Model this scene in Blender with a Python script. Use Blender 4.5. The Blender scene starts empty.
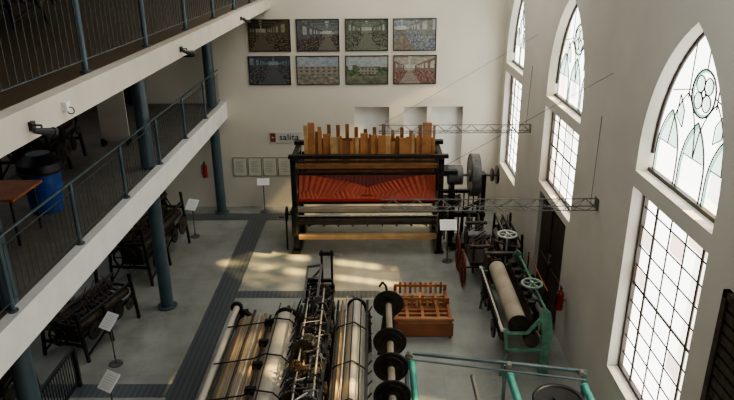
import bpy, math, random, bmesh
from mathutils import Vector, Matrix, noise
random.seed(7)
S=bpy.context.scene
COL=S.collection
pi=math.pi
# ---------------------------------------------------------------- materials
def mat(name,col,rough=.6,metal=0,col2=None,scale=6,bump=0,wave=None,spec=.5,detail=4):
    m=bpy.data.materials.new(name); m.use_nodes=True
    nt=m.node_tree; N=nt.nodes; L=nt.links; b=N['Principled BSDF']
    b.inputs['Roughness'].default_value=rough; b.inputs['Metallic'].default_value=metal
    b.inputs['Specular IOR Level'].default_value=spec
    c2=col2 or tuple(x*.72 for x in col)
    tc=N.new('ShaderNodeTexCoord')
    if wave:
        w=N.new('ShaderNodeTexWave'); w.wave_type='BANDS'; w.bands_direction=wave[0]; w.inputs['Scale'].default_value=wave[1]
        w.inputs['Distortion'].default_value=wave[2] if len(wave)>2 else .3
        w.inputs['Detail'].default_value=2
    else:
        w=N.new('ShaderNodeTexNoise'); w.inputs['Scale'].default_value=scale; w.inputs['Detail'].default_value=detail
    L.new(tc.outputs['Object'],w.inputs['Vector']); src=w.outputs['Fac']
    r=N.new('ShaderNodeValToRGB'); r.color_ramp.elements[0].position=.3; r.color_ramp.elements[1].position=.7
    r.color_ramp.elements[0].color=(*c2,1); r.color_ramp.elements[1].color=(*col,1)
    L.new(src,r.inputs['Fac']); L.new(r.outputs['Color'],b.inputs['Base Color'])
    if bump:
        bp=N.new('ShaderNodeBump'); bp.inputs['Strength'].default_value=bump; bp.inputs['Distance'].default_value=.02
        L.new(src,bp.inputs['Height']); L.new(bp.outputs['Normal'],b.inputs['Normal'])
    return m
def glowing_glass(name,col,strength,trans=.5,tcol=(1,1,1)):
    m=bpy.data.materials.new(name); m.use_nodes=True
    nt=m.node_tree; N=nt.nodes; L=nt.links
    for n in list(N): N.remove(n)
    o=N.new('ShaderNodeOutputMaterial'); mx=N.new('ShaderNodeMixShader'); mx.inputs[0].default_value=1-trans
    t=N.new('ShaderNodeBsdfTransparent'); t.inputs['Color'].default_value=(*tcol,1)
    e=N.new('ShaderNodeEmission'); e.inputs['Strength'].default_value=strength  # emission puts the daylight behind the panes into the glass itself
    tc=N.new('ShaderNodeTexCoord'); ns=N.new('ShaderNodeTexNoise'); ns.inputs['Scale'].default_value=1.3
    r=N.new('ShaderNodeValToRGB'); r.color_ramp.elements[0].color=(*[x*.8 for x in col],1); r.color_ramp.elements[1].color=(*col,1)
    L.new(tc.outputs['Object'],ns.inputs['Vector']); L.new(ns.outputs['Fac'],r.inputs['Fac']); L.new(r.outputs['Color'],e.inputs['Color'])
    L.new(t.outputs[0],mx.inputs[1]); L.new(e.outputs[0],mx.inputs[2]); L.new(mx.outputs[0],o.inputs['Surface'])
    return m
M={}
M['wall']=mat('plaster_cream',(.70,.655,.55),.9,col2=(.65,.605,.505),scale=1.2,bump=.03)
M['wallr']=mat('plaster_grey',(.60,.57,.50),.9,col2=(.53,.50,.435),scale=1.0,bump=.05)
M['white']=mat('white_paint',(.82,.81,.77),.6,col2=(.74,.73,.69),scale=3)
M['tan']=mat('tan_paint',(.62,.565,.47),.7,col2=(.53,.48,.395),scale=2)
M['dark_floor']=mat('dark_plank',(.12,.085,.055),.35,col2=(.06,.042,.028),wave=('X',5,.6))
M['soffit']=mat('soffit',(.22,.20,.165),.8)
M['iron']=mat('cast_iron',(.042,.039,.036),.36,.5,col2=(.015,.014,.013),scale=14,bump=.1)
M['iron2']=mat('rusty_iron',(.12,.09,.07),.42,.5,col2=(.035,.027,.022),scale=12,bump=.1)
M['steel']=mat('bright_steel',(.60,.57,.5),.4,.6,col2=(.30,.275,.23),scale=10)
M['steelblue']=mat('column_paint',(.085,.125,.145),.35,.1,col2=(.06,.092,.108),scale=3)
M['rail']=mat('railing_paint',(.06,.085,.09),.45,.2)
M['wood']=mat('brown_wood',(.32,.15,.06),.45,col2=(.20,.09,.035),scale=5)
M['woodor']=mat('orange_wood',(.52,.25,.10),.42,col2=(.38,.165,.06),scale=4)
M['woodrk']=mat('rack_wood',(.40,.19,.085),.4,col2=(.27,.115,.05),scale=4)
M['woodred']=mat('reddish_wood',(.30,.11,.045),.38,col2=(.2,.07,.028),scale=4)
M['woodlt']=mat('pale_wood',(.60,.38,.18),.5,col2=(.44,.265,.12),scale=5)
M['woodgold']=mat('golden_wood',(.30,.22,.13),.5,col2=(.19,.135,.08),scale=5)
M['wooddk']=mat('dark_wood',(.065,.045,.032),.5,col2=(.028,.02,.014),scale=7)
M['clothgrey']=mat('cream_cloth',(.52,.475,.39),.95,col2=(.44,.40,.325),scale=2,spec=.05)
M['clothtan']=mat('tan_cloth',(.36,.305,.23),.95,col2=(.27,.225,.165),scale=4,spec=.05)
M['clothbg']=mat('beige_cloth',(.44,.38,.29),.95,col2=(.33,.28,.21),scale=4,spec=.05)
M['clothdk']=mat('dark_cloth',(.25,.21,.165),.9,col2=(.16,.133,.10),scale=7,spec=.1)
M['clothbr']=mat('brown_warp',(.31,.255,.185),.95,col2=(.22,.18,.13),wave=('X',9,.5),spec=.05)
M['red']=mat('red_warp',(.20,.022,.015),.7,col2=(.07,.009,.006),wave=('X',20,.3))
M['redor']=mat('orange_warp',(.62,.12,.055),.6,col2=(.19,.028,.015),wave=('X',20,.5))
M['redpaint']=mat('red_paint',(.38,.03,.02),.4)
M['redmute']=mat('muted_red',(.28,.045,.035),.6)
M['dkred']=mat('dark_red_iron',(.17,.045,.03),.5,.3)
M['green']=mat('green_paint',(.14,.32,.22),.5,.05,col2=(.07,.17,.115),scale=10)
M['palegrey']=mat('pale_grey_paint',(.50,.51,.46),.5,.1,col2=(.36,.37,.33),scale=10)
M['palegreen']=mat('pale_green_paint',(.33,.43,.35),.5,.1,col2=(.22,.30,.24),scale=10)
M['turq']=mat('turquoise_paint',(.06,.29,.25),.4,.0,col2=(.03,.17,.15),scale=5)
M['greyiron']=mat('grey_iron',(.2,.2,.19),.45,.45,col2=(.1,.1,.095),scale=8)
M['black']=mat('matte_black',(.012,.012,.014),.4)
M['blue']=mat('blue_plastic',(.025,.085,.33),.35)
M['orange']=mat('orange_plastic',(.48,.15,.04),.5)
M['paper']=mat('paper',(.90,.90,.88),.6,col2=(.85,.85,.83),scale=20)
M['signgrey']=mat('sign_grey',(.60,.58,.53),.6,col2=(.56,.54,.49),scale=20)
M['plaque']=mat('cream_paper',(.68,.67,.54),.6,col2=(.60,.59,.47),scale=25)
M['glass']=glowing_glass('milky_glass',(1,.99,.96),5.6,.10,(1,.92,.78))
M['glassc']=glowing_glass('clear_glass',(1,.99,.96),5.6,.60,(1,.90,.66))
M['glassg']=glowing_glass('green_glass',(.36,.72,.52),1.8,.08,(.3,.8,.6))
M['glassp']=glowing_glass('pale_green_glass',(.80,.96,.86),2.9,.08,(.5,.9,.7))
M['glassr']=glowing_glass('rose_glass',(1,.80,.72),2.8,.10,(.9,.6,.5))
M['lead']=mat('window_lead',(.07,.06,.05),.5,.3)
def tilemat(name,c1,c2,g,size,rough,lo,mort):
    m=bpy.data.materials.new(name); m.use_nodes=True
    nt=m.node_tree; N=nt.nodes; L=nt.links; b=N['Principled BSDF']
    tc=N.new('ShaderNodeTexCoord'); br=N.new('ShaderNodeTexBrick'); br.offset=0; br.inputs['Scale'].default_value=1
    br.inputs['Brick Width'].default_value=size; br.inputs['Row Height'].default_value=size; br.inputs['Mortar Size'].default_value=mort
    br.inputs['Color1'].default_value=(*c1,1); br.inputs['Color2'].default_value=(*c2,1); br.inputs['Mortar'].default_value=(*g,1)
    L.new(tc.outputs['Object'],br.inputs['Vector'])
    ns=N.new('ShaderNodeTexNoise'); ns.inputs['Scale'].default_value=.8; ns.inputs['Detail'].default_value=9; ns.inputs['Roughness'].default_value=.62; L.new(tc.outputs['Object'],ns.inputs['Vector'])
    mx=N.new('ShaderNodeMix'); mx.data_type='RGBA'; mx.blend_type='MULTIPLY'; mx.inputs[0].default_value=.85
    L.new(br.outputs['Color'],mx.inputs[6])
    hs=N.new('ShaderNodeValToRGB'); hs.color_ramp.elements[0].color=(lo,lo*.98,lo*.94,1); hs.color_ramp.elements[1].color=(1,1,1,1)
    hs.color_ramp.elements[0].position=.32; hs.color_ramp.elements[1].position=.6
    L.new(ns.outputs['Fac'],hs.inputs['Fac']); L.new(hs.outputs['Color'],mx.inputs[7])
    L.new(mx.outputs[2],b.inputs['Base Color'])
    rr=N.new('ShaderNodeMapRange'); rr.inputs[1].default_value=.3; rr.inputs[2].default_value=.7; rr.inputs[3].default_value=rough+.14; rr.inputs[4].default_value=rough-.04
    L.new(ns.outputs['Fac'],rr.inputs[0]); L.new(rr.outputs[0],b.inputs['Roughness'])
    return m
M['floor']=tilemat('worn_floor',(.335,.345,.315),(.32,.33,.30),(.27,.28,.25),.6,.16,.62,.004)
M['strip']=mat('ribbed_dark_paving',(.105,.118,.125),.3,col2=(.075,.085,.092),wave=('X',3.2,.25))
# ---------------------------------------------------------------- builder
def basis(ax):
    ax=Vector(ax).normalized()
    h=Vector((0,0,1)) if abs(ax.z)<.9 else Vector((1,0,0))
    a=ax.cross(h).normalized(); b=ax.cross(a).normalized()
    return ax,a,b
class B:
    def __init__(s): s.v=[];s.f=[];s.sm=[]
    def add(s,vs,fs,smooth=False):
        o=len(s.v); s.v+= [tuple(v) for v in vs]; s.f+=[tuple(i+o for i in f) for f in fs]; s.sm+=[smooth]*len(fs); return s
    def box(s,x0,y0,z0,x1,y1,z1):
        x0,x1=min(x0,x1),max(x0,x1);y0,y1=min(y0,y1),max(y0,y1);z0,z1=min(z0,z1),max(z0,z1)
        vs=[(x0,y0,z0),(x1,y0,z0),(x1,y1,z0),(x0,y1,z0),(x0,y0,z1),(x1,y0,z1),(x1,y1,z1),(x0,y1,z1)]
        return s.add(vs,[(0,3,2,1),(4,5,6,7),(0,1,5,4),(1,2,6,5),(2,3,7,6),(3,0,4,7)])
    def beam(s,p0,p1,w,h):
        p0=Vector(p0);p1=Vector(p1);ax,a,b=basis(p1-p0); vs=[]
        for p in (p0,p1):
            for i,j in((-1,-1),(1,-1),(1,1),(-1,1)): vs.append(p+a*i*w/2+b*j*h/2)
        return s.add(vs,[(0,3,2,1),(4,5,6,7),(0,1,5,4),(1,2,6,5),(2,3,7,6),(3,0,4,7)])
    def rod(s,p0,p1,r,n=10,r2=None):
        p0=Vector(p0);p1=Vector(p1);r2=r if r2 is None else r2
        ax,a,b=basis(p1-p0); A=[];C=[]
        for i in range(n):
            t=2*pi*i/n; d=a*math.cos(t)+b*math.sin(t); A.append(p0+d*r);C.append(p1+d*r2)
        s.add(A+C,[(i,(i+1)%n,n+(i+1)%n,n+i) for i in range(n)],True)
        s.add(A,[tuple(range(n))]); s.add(C,[tuple(reversed(range(n)))]); return s
    def disc(s,c,ax,R,th,n=28):
        c=Vector(c);ax=Vector(ax).normalized(); return s.rod(c-ax*th/2,c+ax*th/2,R,n)
    def ring(s,c,axd,R,r,n=28,m=7):
        c=Vector(c);ax,a,b=basis(axd);vs=[];fs=[]
        for i in range(n):
            t=2*pi*i/n;d=a*math.cos(t)+b*math.sin(t)
            for j in range(m):
                q=2*pi*j/m; vs.append(c+d*(R+r*math.cos(q))+ax*r*math.sin(q))
        for i in range(n):
            for j in range(m): fs.append((i*m+j,((i+1)%n)*m+j,((i+1)%n)*m+(j+1)%m,i*m+(j+1)%m))
        return s.add(vs,fs,True)
    def wheel(s,c,axd,R,k=6,rim=.025,sp=.014,hub=.05,off=0):
        s.ring(c,axd,R-rim,rim); ax,a,b=basis(axd); c=Vector(c)
        for i in range(k):
            t=2*pi*i/k+off; s.rod(c,c+(a*math.cos(t)+b*math.sin(t))*(R-rim),sp,6)
        s.rod(c-ax*hub,c+ax*hub,hub,12); return s
    def gear(s,c,axd,R,th,k=24):
        ax,a,b=basis(axd);c=Vector(c);P=[]
        for i in range(k*4):
            t=2*pi*i/(k*4); rr=R if (i%4) in(0,1) else R*.9
            P.append(c+(a*math.cos(t)+b*math.sin(t))*rr)
        n=len(P);A=[p-ax*th/2 for p in P];C=[p+ax*th/2 for p in P]
        s.add(A+C,[(i,(i+1)%n,n+(i+1)%n,n+i) for i in range(n)]+[tuple(range(n)),tuple(range(2*n-1,n-1,-1))])
        s.rod(c-ax*th,c+ax*th,R*.25,12); return s
    def path(s,pts,r,n=7):
        for a,b in zip(pts,pts[1:]): s.rod(a,b,r,n)
        return s
    def prism(s,poly,axis,t0,t1):
        n=len(poly)
        f=(lambda p,t:(t,p[0],p[1])) if axis=='x' else (lambda p,t:(p[0],t,p[1]))
        vs=[f(p,t0) for p in poly]+[f(p,t1) for p in poly]
        return s.add(vs,[(i,(i+1)%n,n+(i+1)%n,n+i) for i in range(n)]+[tuple(reversed(range(n))),tuple(range(n,2*n))])
    def grid(s,P,smooth=True):
        r=len(P);c=len(P[0]); return s.add([p for row in P for p in row],[(i*c+j,i*c+j+1,(i+1)*c+j+1,(i+1)*c+j) for i in range(r-1) for j in range(c-1)],smooth)
    def arch(s,x0,x1,z0,zt,y0,y1,n=16,p=1.0,sag=0,m=12):
        P=[]
        for j in range(m+1):
            y=y0+(y1-y0)*j/m; d=sag*math.sin(j*1.7)
            P.append([(x0+(x1-x0)*i/n,y,z0+(zt-z0+d)*math.sin(pi*i/n)**p) for i in range(n+1)])
        s.grid(P); q=[(x0,y0,z0),(x1,y0,z0),(x1,y1,z0),(x0,y1,z0)]; s.add(q,[(0,1,2,3)])
        for j in (0,m): s.add([P[j][i] for i in range(n+1)],[tuple(range(n+1))])
        return s
def mkmesh(name,b,m,off=(0,0,0)):
    me=bpy.data.meshes.new(name); o=Vector(off)
    me.from_pydata([tuple(Vector(v)-o) for v in b.v],[],b.f); me.polygons.foreach_set('use_smooth',b.sm); me.update()
    bm=bmesh.new(); bm.from_mesh(me); bmesh.ops.recalc_face_normals(bm,faces=bm.faces); bm.to_mesh(me); bm.free()
    for x in (m if isinstance(m,(list,tuple)) else [m]): me.materials.append(M[x] if isinstance(x,str) else x)
    return me
def tag(o,label=None,cat=None,group=None,kind=None):
    if label:o['label']=label
    if cat:o['category']=cat
    if group:o['group']=group
    if kind:o['kind']=kind
    return o
def thing(name,label,cat,loc,group=None,rz=0):
    o=bpy.data.objects.new(name,None); o.location=loc; o.rotation_euler=(0,0,rz); o.empty_display_size=.1; COL.objects.link(o)
    return tag(o,label,cat,group)
def part(T,name,b,m,label=None,local=False,bevel=0):
    off=(0,0,0) if local else T.location
    o=bpy.data.objects.new(name,mkmesh(name,b,m,off)); o.parent=T; COL.objects.link(o)
    if label:o['label']=label
    if bevel:
        md=o.modifiers.new('b','BEVEL'); md.width=bevel; md.segments=2; md.limit_method='ANGLE'
    return o
def solo(name,b,m,label,cat,loc,group=None,kind=None,bevel=0):
    o=bpy.data.objects.new(name,mkmesh(name,b,m,loc)); o.location=loc; COL.objects.link(o)
    tag(o,label,cat,group,kind); return o
def struct(name,b,m,loc=(0,0,0)):
    o=bpy.data.objects.new(name,mkmesh(name,b,m,loc)); o.location=loc; COL.objects.link(o); o['kind']='structure'; return o
# ---------------------------------------------------------------- room
XR=3.5; YB=17.75; XL=-9.5; YN=-1.5; ZC=9.0; TH=.45
def lancet(c,a,sp,h):
    R=(h*h+a*a)/(2*a)
    return lambda y: sp+math.sqrt(max(0,R*R-(abs(y-c)+R-a)**2))
def wallgen(lo,hi,z0,z1,holes,f,th,nseg=24):
    us={lo,hi}
    for (a,b,fl,fh,cv) in holes:
        us|={a,b}
        if cv:
            for i in range(1,nseg): us.add(a+(b-a)*(.5-.5*math.cos(pi*i/nseg)))
    us=sorted(us); b_=B()
    for ua,ub in zip(us,us[1:]):
        mid=(ua+ub)/2; act=sorted([h for h in holes if h[0]<mid<h[1]],key=lambda h:h[2](mid))
        curA,curB=z0,z0
        segs=[]
        for h in act:
            segs.append((curA,curB,h[2](ua),h[2](ub)))
            b_.add([f(ua,0,h[2](ua)),f(ub,0,h[2](ub)),f(ub,th,h[2](ub)),f(ua,th,h[2](ua))],[(0,1,2,3)])
            b_.add([f(ua,0,h[3](ua)),f(ub,0,h[3](ub)),f(ub,th,h[3](ub)),f(ua,th,h[3](ua))],[(0,1,2,3)])
            curA,curB=h[3](ua),h[3](ub)
        segs.append((curA,curB,z1,z1))
        for a0,b0,a1,b1 in segs:
            for d in (0,th):
                b_.add([f(ua,d,a0),f(ub,d,b0),f(ub,d,b1),f(ua,d,a1)],[(0,1,2,3)])
    for h in holes:
        for u in (h[0],h[1]):
            if h[3](u)-h[2](u)>.01: b_.add([f(u,0,h[2](u)),f(u,th,h[2](u)),f(u,th,h[3](u)),f(u,0,h[3](u))],[(0,1,2,3)])
    return b_
K=lambda v:(lambda u:v)
wins=[(7.25,1.05,1.12,4.0),(11.95,1.15,2.4,4.02),(16.35,1.0,1.45,4.0),(2.6,1.05,1.12,4.0)]
clear={1:[(-.7,-.42)],2:[(-.02,.24),(.72,.98)],3:[],4:[(-.3,.3)]}  # clear strips added to shape the sun patches on the floor
SP=4.47;AH=1.78;AB=4.22
holes=[]
for (c,a,z0,z1) in wins:
    holes.append((c-a,c+a,K(z0),K(z1),False)); holes.append((c-a,c+a,K(AB),lancet(c,a,SP,AH),True))
holes.append((10.97,12.93,K(0.0),K(2.25),False))
struct('wall_right',wallgen(YN,YB+.3,0,ZC,holes,lambda u,d,z:(XR+d,u,z),TH),'wallr')
nh=[(-.55,.42,K(1.2),K(2.95),False),(.83,1.47,K(1.2),K(2.95),False),(1.58,2.47,K(1.2),K(2.95),False)]
struct('wall_back',wallgen(XL,XR+TH,0,ZC,nh,lambda u,d,z:(u,YB+d,z),.22),'wall')
struct('trim_1',B().box(-.6,YB+.2,1.1,2.6,YB+.24,3.1),'white')
struct('floor',B().box(XL,YN,-.1,XR+TH,YB+.5,0),'floor')
struct('ceiling',B().box(XL,YN,ZC,XR+TH,YB+.5,ZC+.1),'wall')
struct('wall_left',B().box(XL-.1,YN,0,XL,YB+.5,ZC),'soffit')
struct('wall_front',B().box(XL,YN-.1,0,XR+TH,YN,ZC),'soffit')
struct('trim_2',B().box(-3.52,2,0,-3.02,17.2,.006),'strip')
struct('trim_3',B().box(-6.5,16.7,0,-3.52,17.2,.006).box(-3.02,16.7,0,-2.2,17.2,.006),'strip')
struct('trim_4',B().box(-7.0,9.0,0,-3.52,9.35,.006),'strip')
struct('trim_5',B().box(-3.02,12.35,0,.1,12.65,.006),'strip')
struct('shade_panel_1',B().box(XL,YB-.12,0,-6.1,YB,2.6).box(-8.9,YB-.16,.3,-7.9,YB-.12,2.3).box(-7.6,YB-.16,.3,-6.4,YB-.12,2.3),'black')  # black panels stand in for the shade under the lower gallery
struct('shade_panel_2',B().box(XL,YB-.12,3.1,-6.6,YB,5.6).box(-8.9,YB-.16,3.3,-7.0,YB-.12,5.2),'black')  # black panels put in for the darkness below the upper floor
def window(n,c,a,z0,z1):
    xg=XR+.22; o=(xg,c,z0); top=lancet(c,a,SP,AH)
    T=thing('window_%d'%n,None,None,o); T['kind']='structure'
    g=B(); gc=B(); ys=sorted([c-a+2*a*(.5-.5*math.cos(pi*i/30)) for i in range(31)]+[c+v for pr in clear[n] for v in pr])
    for y0,y1 in zip(ys,ys[1:]):
        t=gc if any(c+p<(y0+y1)/2<c+q for p,q in clear[n]) else g
        t.add([(xg,y0,z0),(xg,y1,z0),(xg,y1,z1),(xg,y0,z1)],[(0,1,2,3)])
        t.add([(xg,y0,AB),(xg,y1,AB),(xg,y1,top(y1)),(xg,y0,top(y0))],[(0,1,2,3)])
    part(T,'glass_pane',g,'glass')
    if gc.v: part(T,'glass_pane',gc,'glassc','clear glass strips added to shape the sun patches')
    fr=B(); x=xg-.03; w=.03
    fr.box(x-w,c-a,z0,x+w,c-a+.05,z1).box(x-w,c+a-.05,z0,x+w,c+a,z1).box(x-w,c-a,z0,x+w,c+a,z0+.05).box(x-w,c-a,z1-.05,x+w,c+a,z1)
    fr.box(x-w,c-a,AB,x+w,c+a,AB+.05)
    fr.path([(x,y,top(y)) for y in ys],.03,6); part(T,'window_frame',fr,'lead')
    l=B(); nv=5; nhz=max(3,round((z1-z0)/.29))
    for i in range(1,nv): l.rod((x,c-a+2*a*i/nv,z0),(x,c-a+2*a*i/nv,z1),.011 if i not in(1,4) else .018,5)
    for i in range(1,nhz): l.rod((x,c-a,z0+(z1-z0)*i/nhz),(x,c+a,z0+(z1-z0)*i/nhz),.011 if i!=nhz//2 else .018,5)
    rs=B(); xx=x+.014; rr=random.Random(n); cw=2*a/nv; chh=(z1-z0)/nhz
    for i in range(nv):
        for j in range(nhz):
            if (i in (0,4) and rr.random()<.25) or rr.random()<.03:
                ya=c-a+cw*i+.02; za=z0+chh*j+.02; rs.add([(xx,ya,za),(xx,ya+cw-.04,za),(xx,ya+cw-.04,za+chh-.04),(xx,ya,za+chh-.04)],[(0,1,2,3)])
    if rs.v: part(T,'tinted_pane',rs,'glassr')
    l2=B(); l3=B()
    def arc(cy,aa,sp,hh,w,N=14):
        tp=lancet(cy,aa,sp,hh); ti=lancet(cy,aa-w,sp,hh-w*1.5)
        yy=[cy-aa+2*aa*(.5-.5*math.cos(pi*i/N)) for i in range(N+1)]
        p=[(y,tp(y)) for y in yy]; q=[(cy+(y-cy)*(aa-w)/aa) for y in yy]; q=[(k,ti(k)) for k in q]
        zs=sp+.12
        leaf=[(y,z) for y,z in q if z>zs]
        if len(leaf)>2: l3.add([(x+.014,y,z) for y,z in leaf],[tuple(range(len(leaf)))]); l.rod((x,leaf[0][0],leaf[0][1]),(x,leaf[-1][0],leaf[-1][1]),.007,5)
        p=[(p[0][0],AB)]+p+[(p[-1][0],AB)]; q=[(q[0][0],AB)]+q+[(q[-1][0],AB)]
        for i in range(len(p)-1): l2.add([(x+.012,*p[i]),(x+.012,*p[i+1]),(x+.012,*q[i+1]),(x+.012,*q[i])],[(0,1,2,3)])
        l.path([(x,y,z) for y,z in p],.009,5)
    for cy in (c-a*.64,c,c+a*.64): arc(cy,a*.29,4.52,.62,.045)
    for cy in (c-a*.32,c+a*.32): l.path([(x,y,lancet(cy,a*.32,4.72,.7)(y)) for y in [cy-a*.32+a*.64*i/12 for i in range(13)]],.008,5)
    zc=5.47; rc=(x,c,zc); l.ring(rc,(1,0,0),.27,.011,24,5); l.ring(rc,(1,0,0),.045,.01,12,5)
    l2.add([(x+.012,c+r*math.cos(2*pi*i/24),zc+r*math.sin(2*pi*i/24)) for r in (.27,.235) for i in range(24)],[(i,(i+1)%24,24+(i+1)%24,24+i) for i in range(24)])
    for k in range(4):
        t=k*pi/2+pi/4; cc=(x,c+.135*math.cos(t),zc+.135*math.sin(t)); l.ring(cc,(1,0,0),.095,.008,16,5)
        l3.add([(x+.013,cc[1]+.093*math.cos(2*pi*i/14),cc[2]+.093*math.sin(2*pi*i/14)) for i in range(14)],[tuple(range(14))])
    for s_ in (-1,1):
        q=[(c+s_*.36*a,4.99),(c+s_*.52*a,5.09),(c+s_*.50*a,5.36),(c+s_*.36*a,5.19)]
        l3.add([(x+.013,y,z) for y,z in q],[(0,1,2,3)]); l.path([(x,y,z) for y,z in q+[q[0]]],.007,5)
    for dy in (-.45,.45):
        yy=c+a*dy*.7; l.rod((x,yy,5.36),(x,yy,top(yy)),.008,5)
    l.rod((x,c,zc+.27),(x,c,top(c)),.008,5)
    for s_ in (-1,1): l.rod((x,c+s_*.27,zc),(x,c+s_*(a*.72),zc-.1),.008,5)
    part(T,'tracery',l,'lead'); part(T,'stained_glass',l2,'glassg'); part(T,'stained_glass',l3,'glassp','pale green glass petals and leaves')
for i,(c,a,z0,z1) in enumerate(wins): window(i+1,c,a,z0,z1)
D=thing('door_1',None,None,(XR+.1,11.95,0)); D['kind']='structure'
for s_ in (0,1):
    y0=10.97+s_*.98; b=B().box(XR+.09,y0,0,XR+.15,y0+.98,2.25)
    for z0_,z1_ in ((.15,.95),(1.05,2.12)): b.box(XR+.06,y0+.12,z0_,XR+.09,y0+.86,z1_)
    part(D,'door_leaf',b,'wooddk')
part(D,'door_handle',B().rod((XR+.03,11.9,1.0),(XR+.03,11.9,1.25),.014).rod((XR+.03,11.9,1.05),(XR+.09,11.9,1.05),.01).rod((XR+.03,11.9,1.2),(XR+.09,11.9,1.2),.01),'steel')
b=B().box(XR-.05,4.3,0,XR-.01,5.62,3.85)
for i in range(30): b.beam((XR-.08,4.38,.15+i*.125),(XR-.08,5.54,.15+i*.125),.02,.09)
b.box(XR-.11,4.3,0,XR-.05,4.38,3.9).box(XR-.11,5.54,0,XR-.05,5.62,3.9).box(XR-.11,4.3,3.83,XR-.05,5.62,3.9)
struct('door_4',b,'iron2')
# ---------------------------------------------------------------- mezzanines
struct('trim_6',B().box(XL,YN,5.68,-2.85,YB,5.86),'dark_floor')
struct('trim_7',B().box(-2.85,YN,5.62,-2.70,YB,5.88),'tan')
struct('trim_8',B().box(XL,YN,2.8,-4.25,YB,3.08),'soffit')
struct('trim_9',B().box(-4.25,YN,2.66,-4.10,YB,3.12),'white')
def railing(x,z,ys,label,gap,y0,y1,h=.92):
    T=thing('balcony_railing',label,'railing',(x,(y0+y1)/2,z))
    pm=None
    for y in ys:
        b=B().rod((x,y,z),(x,y,z+h),.03,10).rod((x,y,z),(x,y,z+.02),.06,12)
        if pm is None: pm=part(T,'post',b,'steelblue'); base=y
        else:
            k=pm.copy(); k.location=(0,y-base,0); k.parent=T; COL.objects.link(k)
    part(T,'handrail',B().rod((x,y0,z+h),(x,y1,z+h),.018,10),'steelblue')
    part(T,'lower_rail',B().rod((x,y0,z+.12),(x,y1,z+.12),.008,6),'rail')
    part(T,'middle_rail',B().rod((x,y0,z+h-.12),(x,y1,z+h-.12),.008,6),'rail')
    bm_=None; n=0; y=y0+gap; L_=[]
    while y<y1: L_.append(y); y+=gap
    far=[]
    for y in L_:
        if n<100:
            if bm_ is None: bm_=part(T,'baluster',B().rod((x,y,z+.12),(x,y,z+h-.12),.005,5),'rail'); by=y
            else:
                k=bm_.copy(); k.location=(0,y-by,0); k.parent=T; COL.objects.link(k)
            n+=1
        else: far.append(y)
    if far:
        b=B()
        for y in far: b.rod((x,y,z+.12),(x,y,z+h-.12),.005,5)
        o=part(T,'baluster',b,'rail'); o['kind']='stuff'
PY=[6.55+1.86*i for i in range(-1,6)]
railing(-2.9,5.88,PY,'steel balcony railing with blue-grey posts on the tan-edged gallery',.125,4.0,17.5)
railing(-4.20,3.12,PY,'steel balcony railing with blue-grey posts on the white-edged gallery',.125,4.5,17.5)
for i,y in enumerate((6.75,12.0,17.3)):
    xc=-4.385
    b=B().rod((xc,y,0),(xc,y,2.8),.132,24).rod((xc,y,0),(xc,y,.04),.2,24)
    b.rod((xc,y,3.09),(xc,y,5.68),.132,24)
    solo('column',b,'steelblue','round blue-grey painted steel column carrying the galleries','column',(xc,y,0),'steel columns under the galleries')
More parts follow.
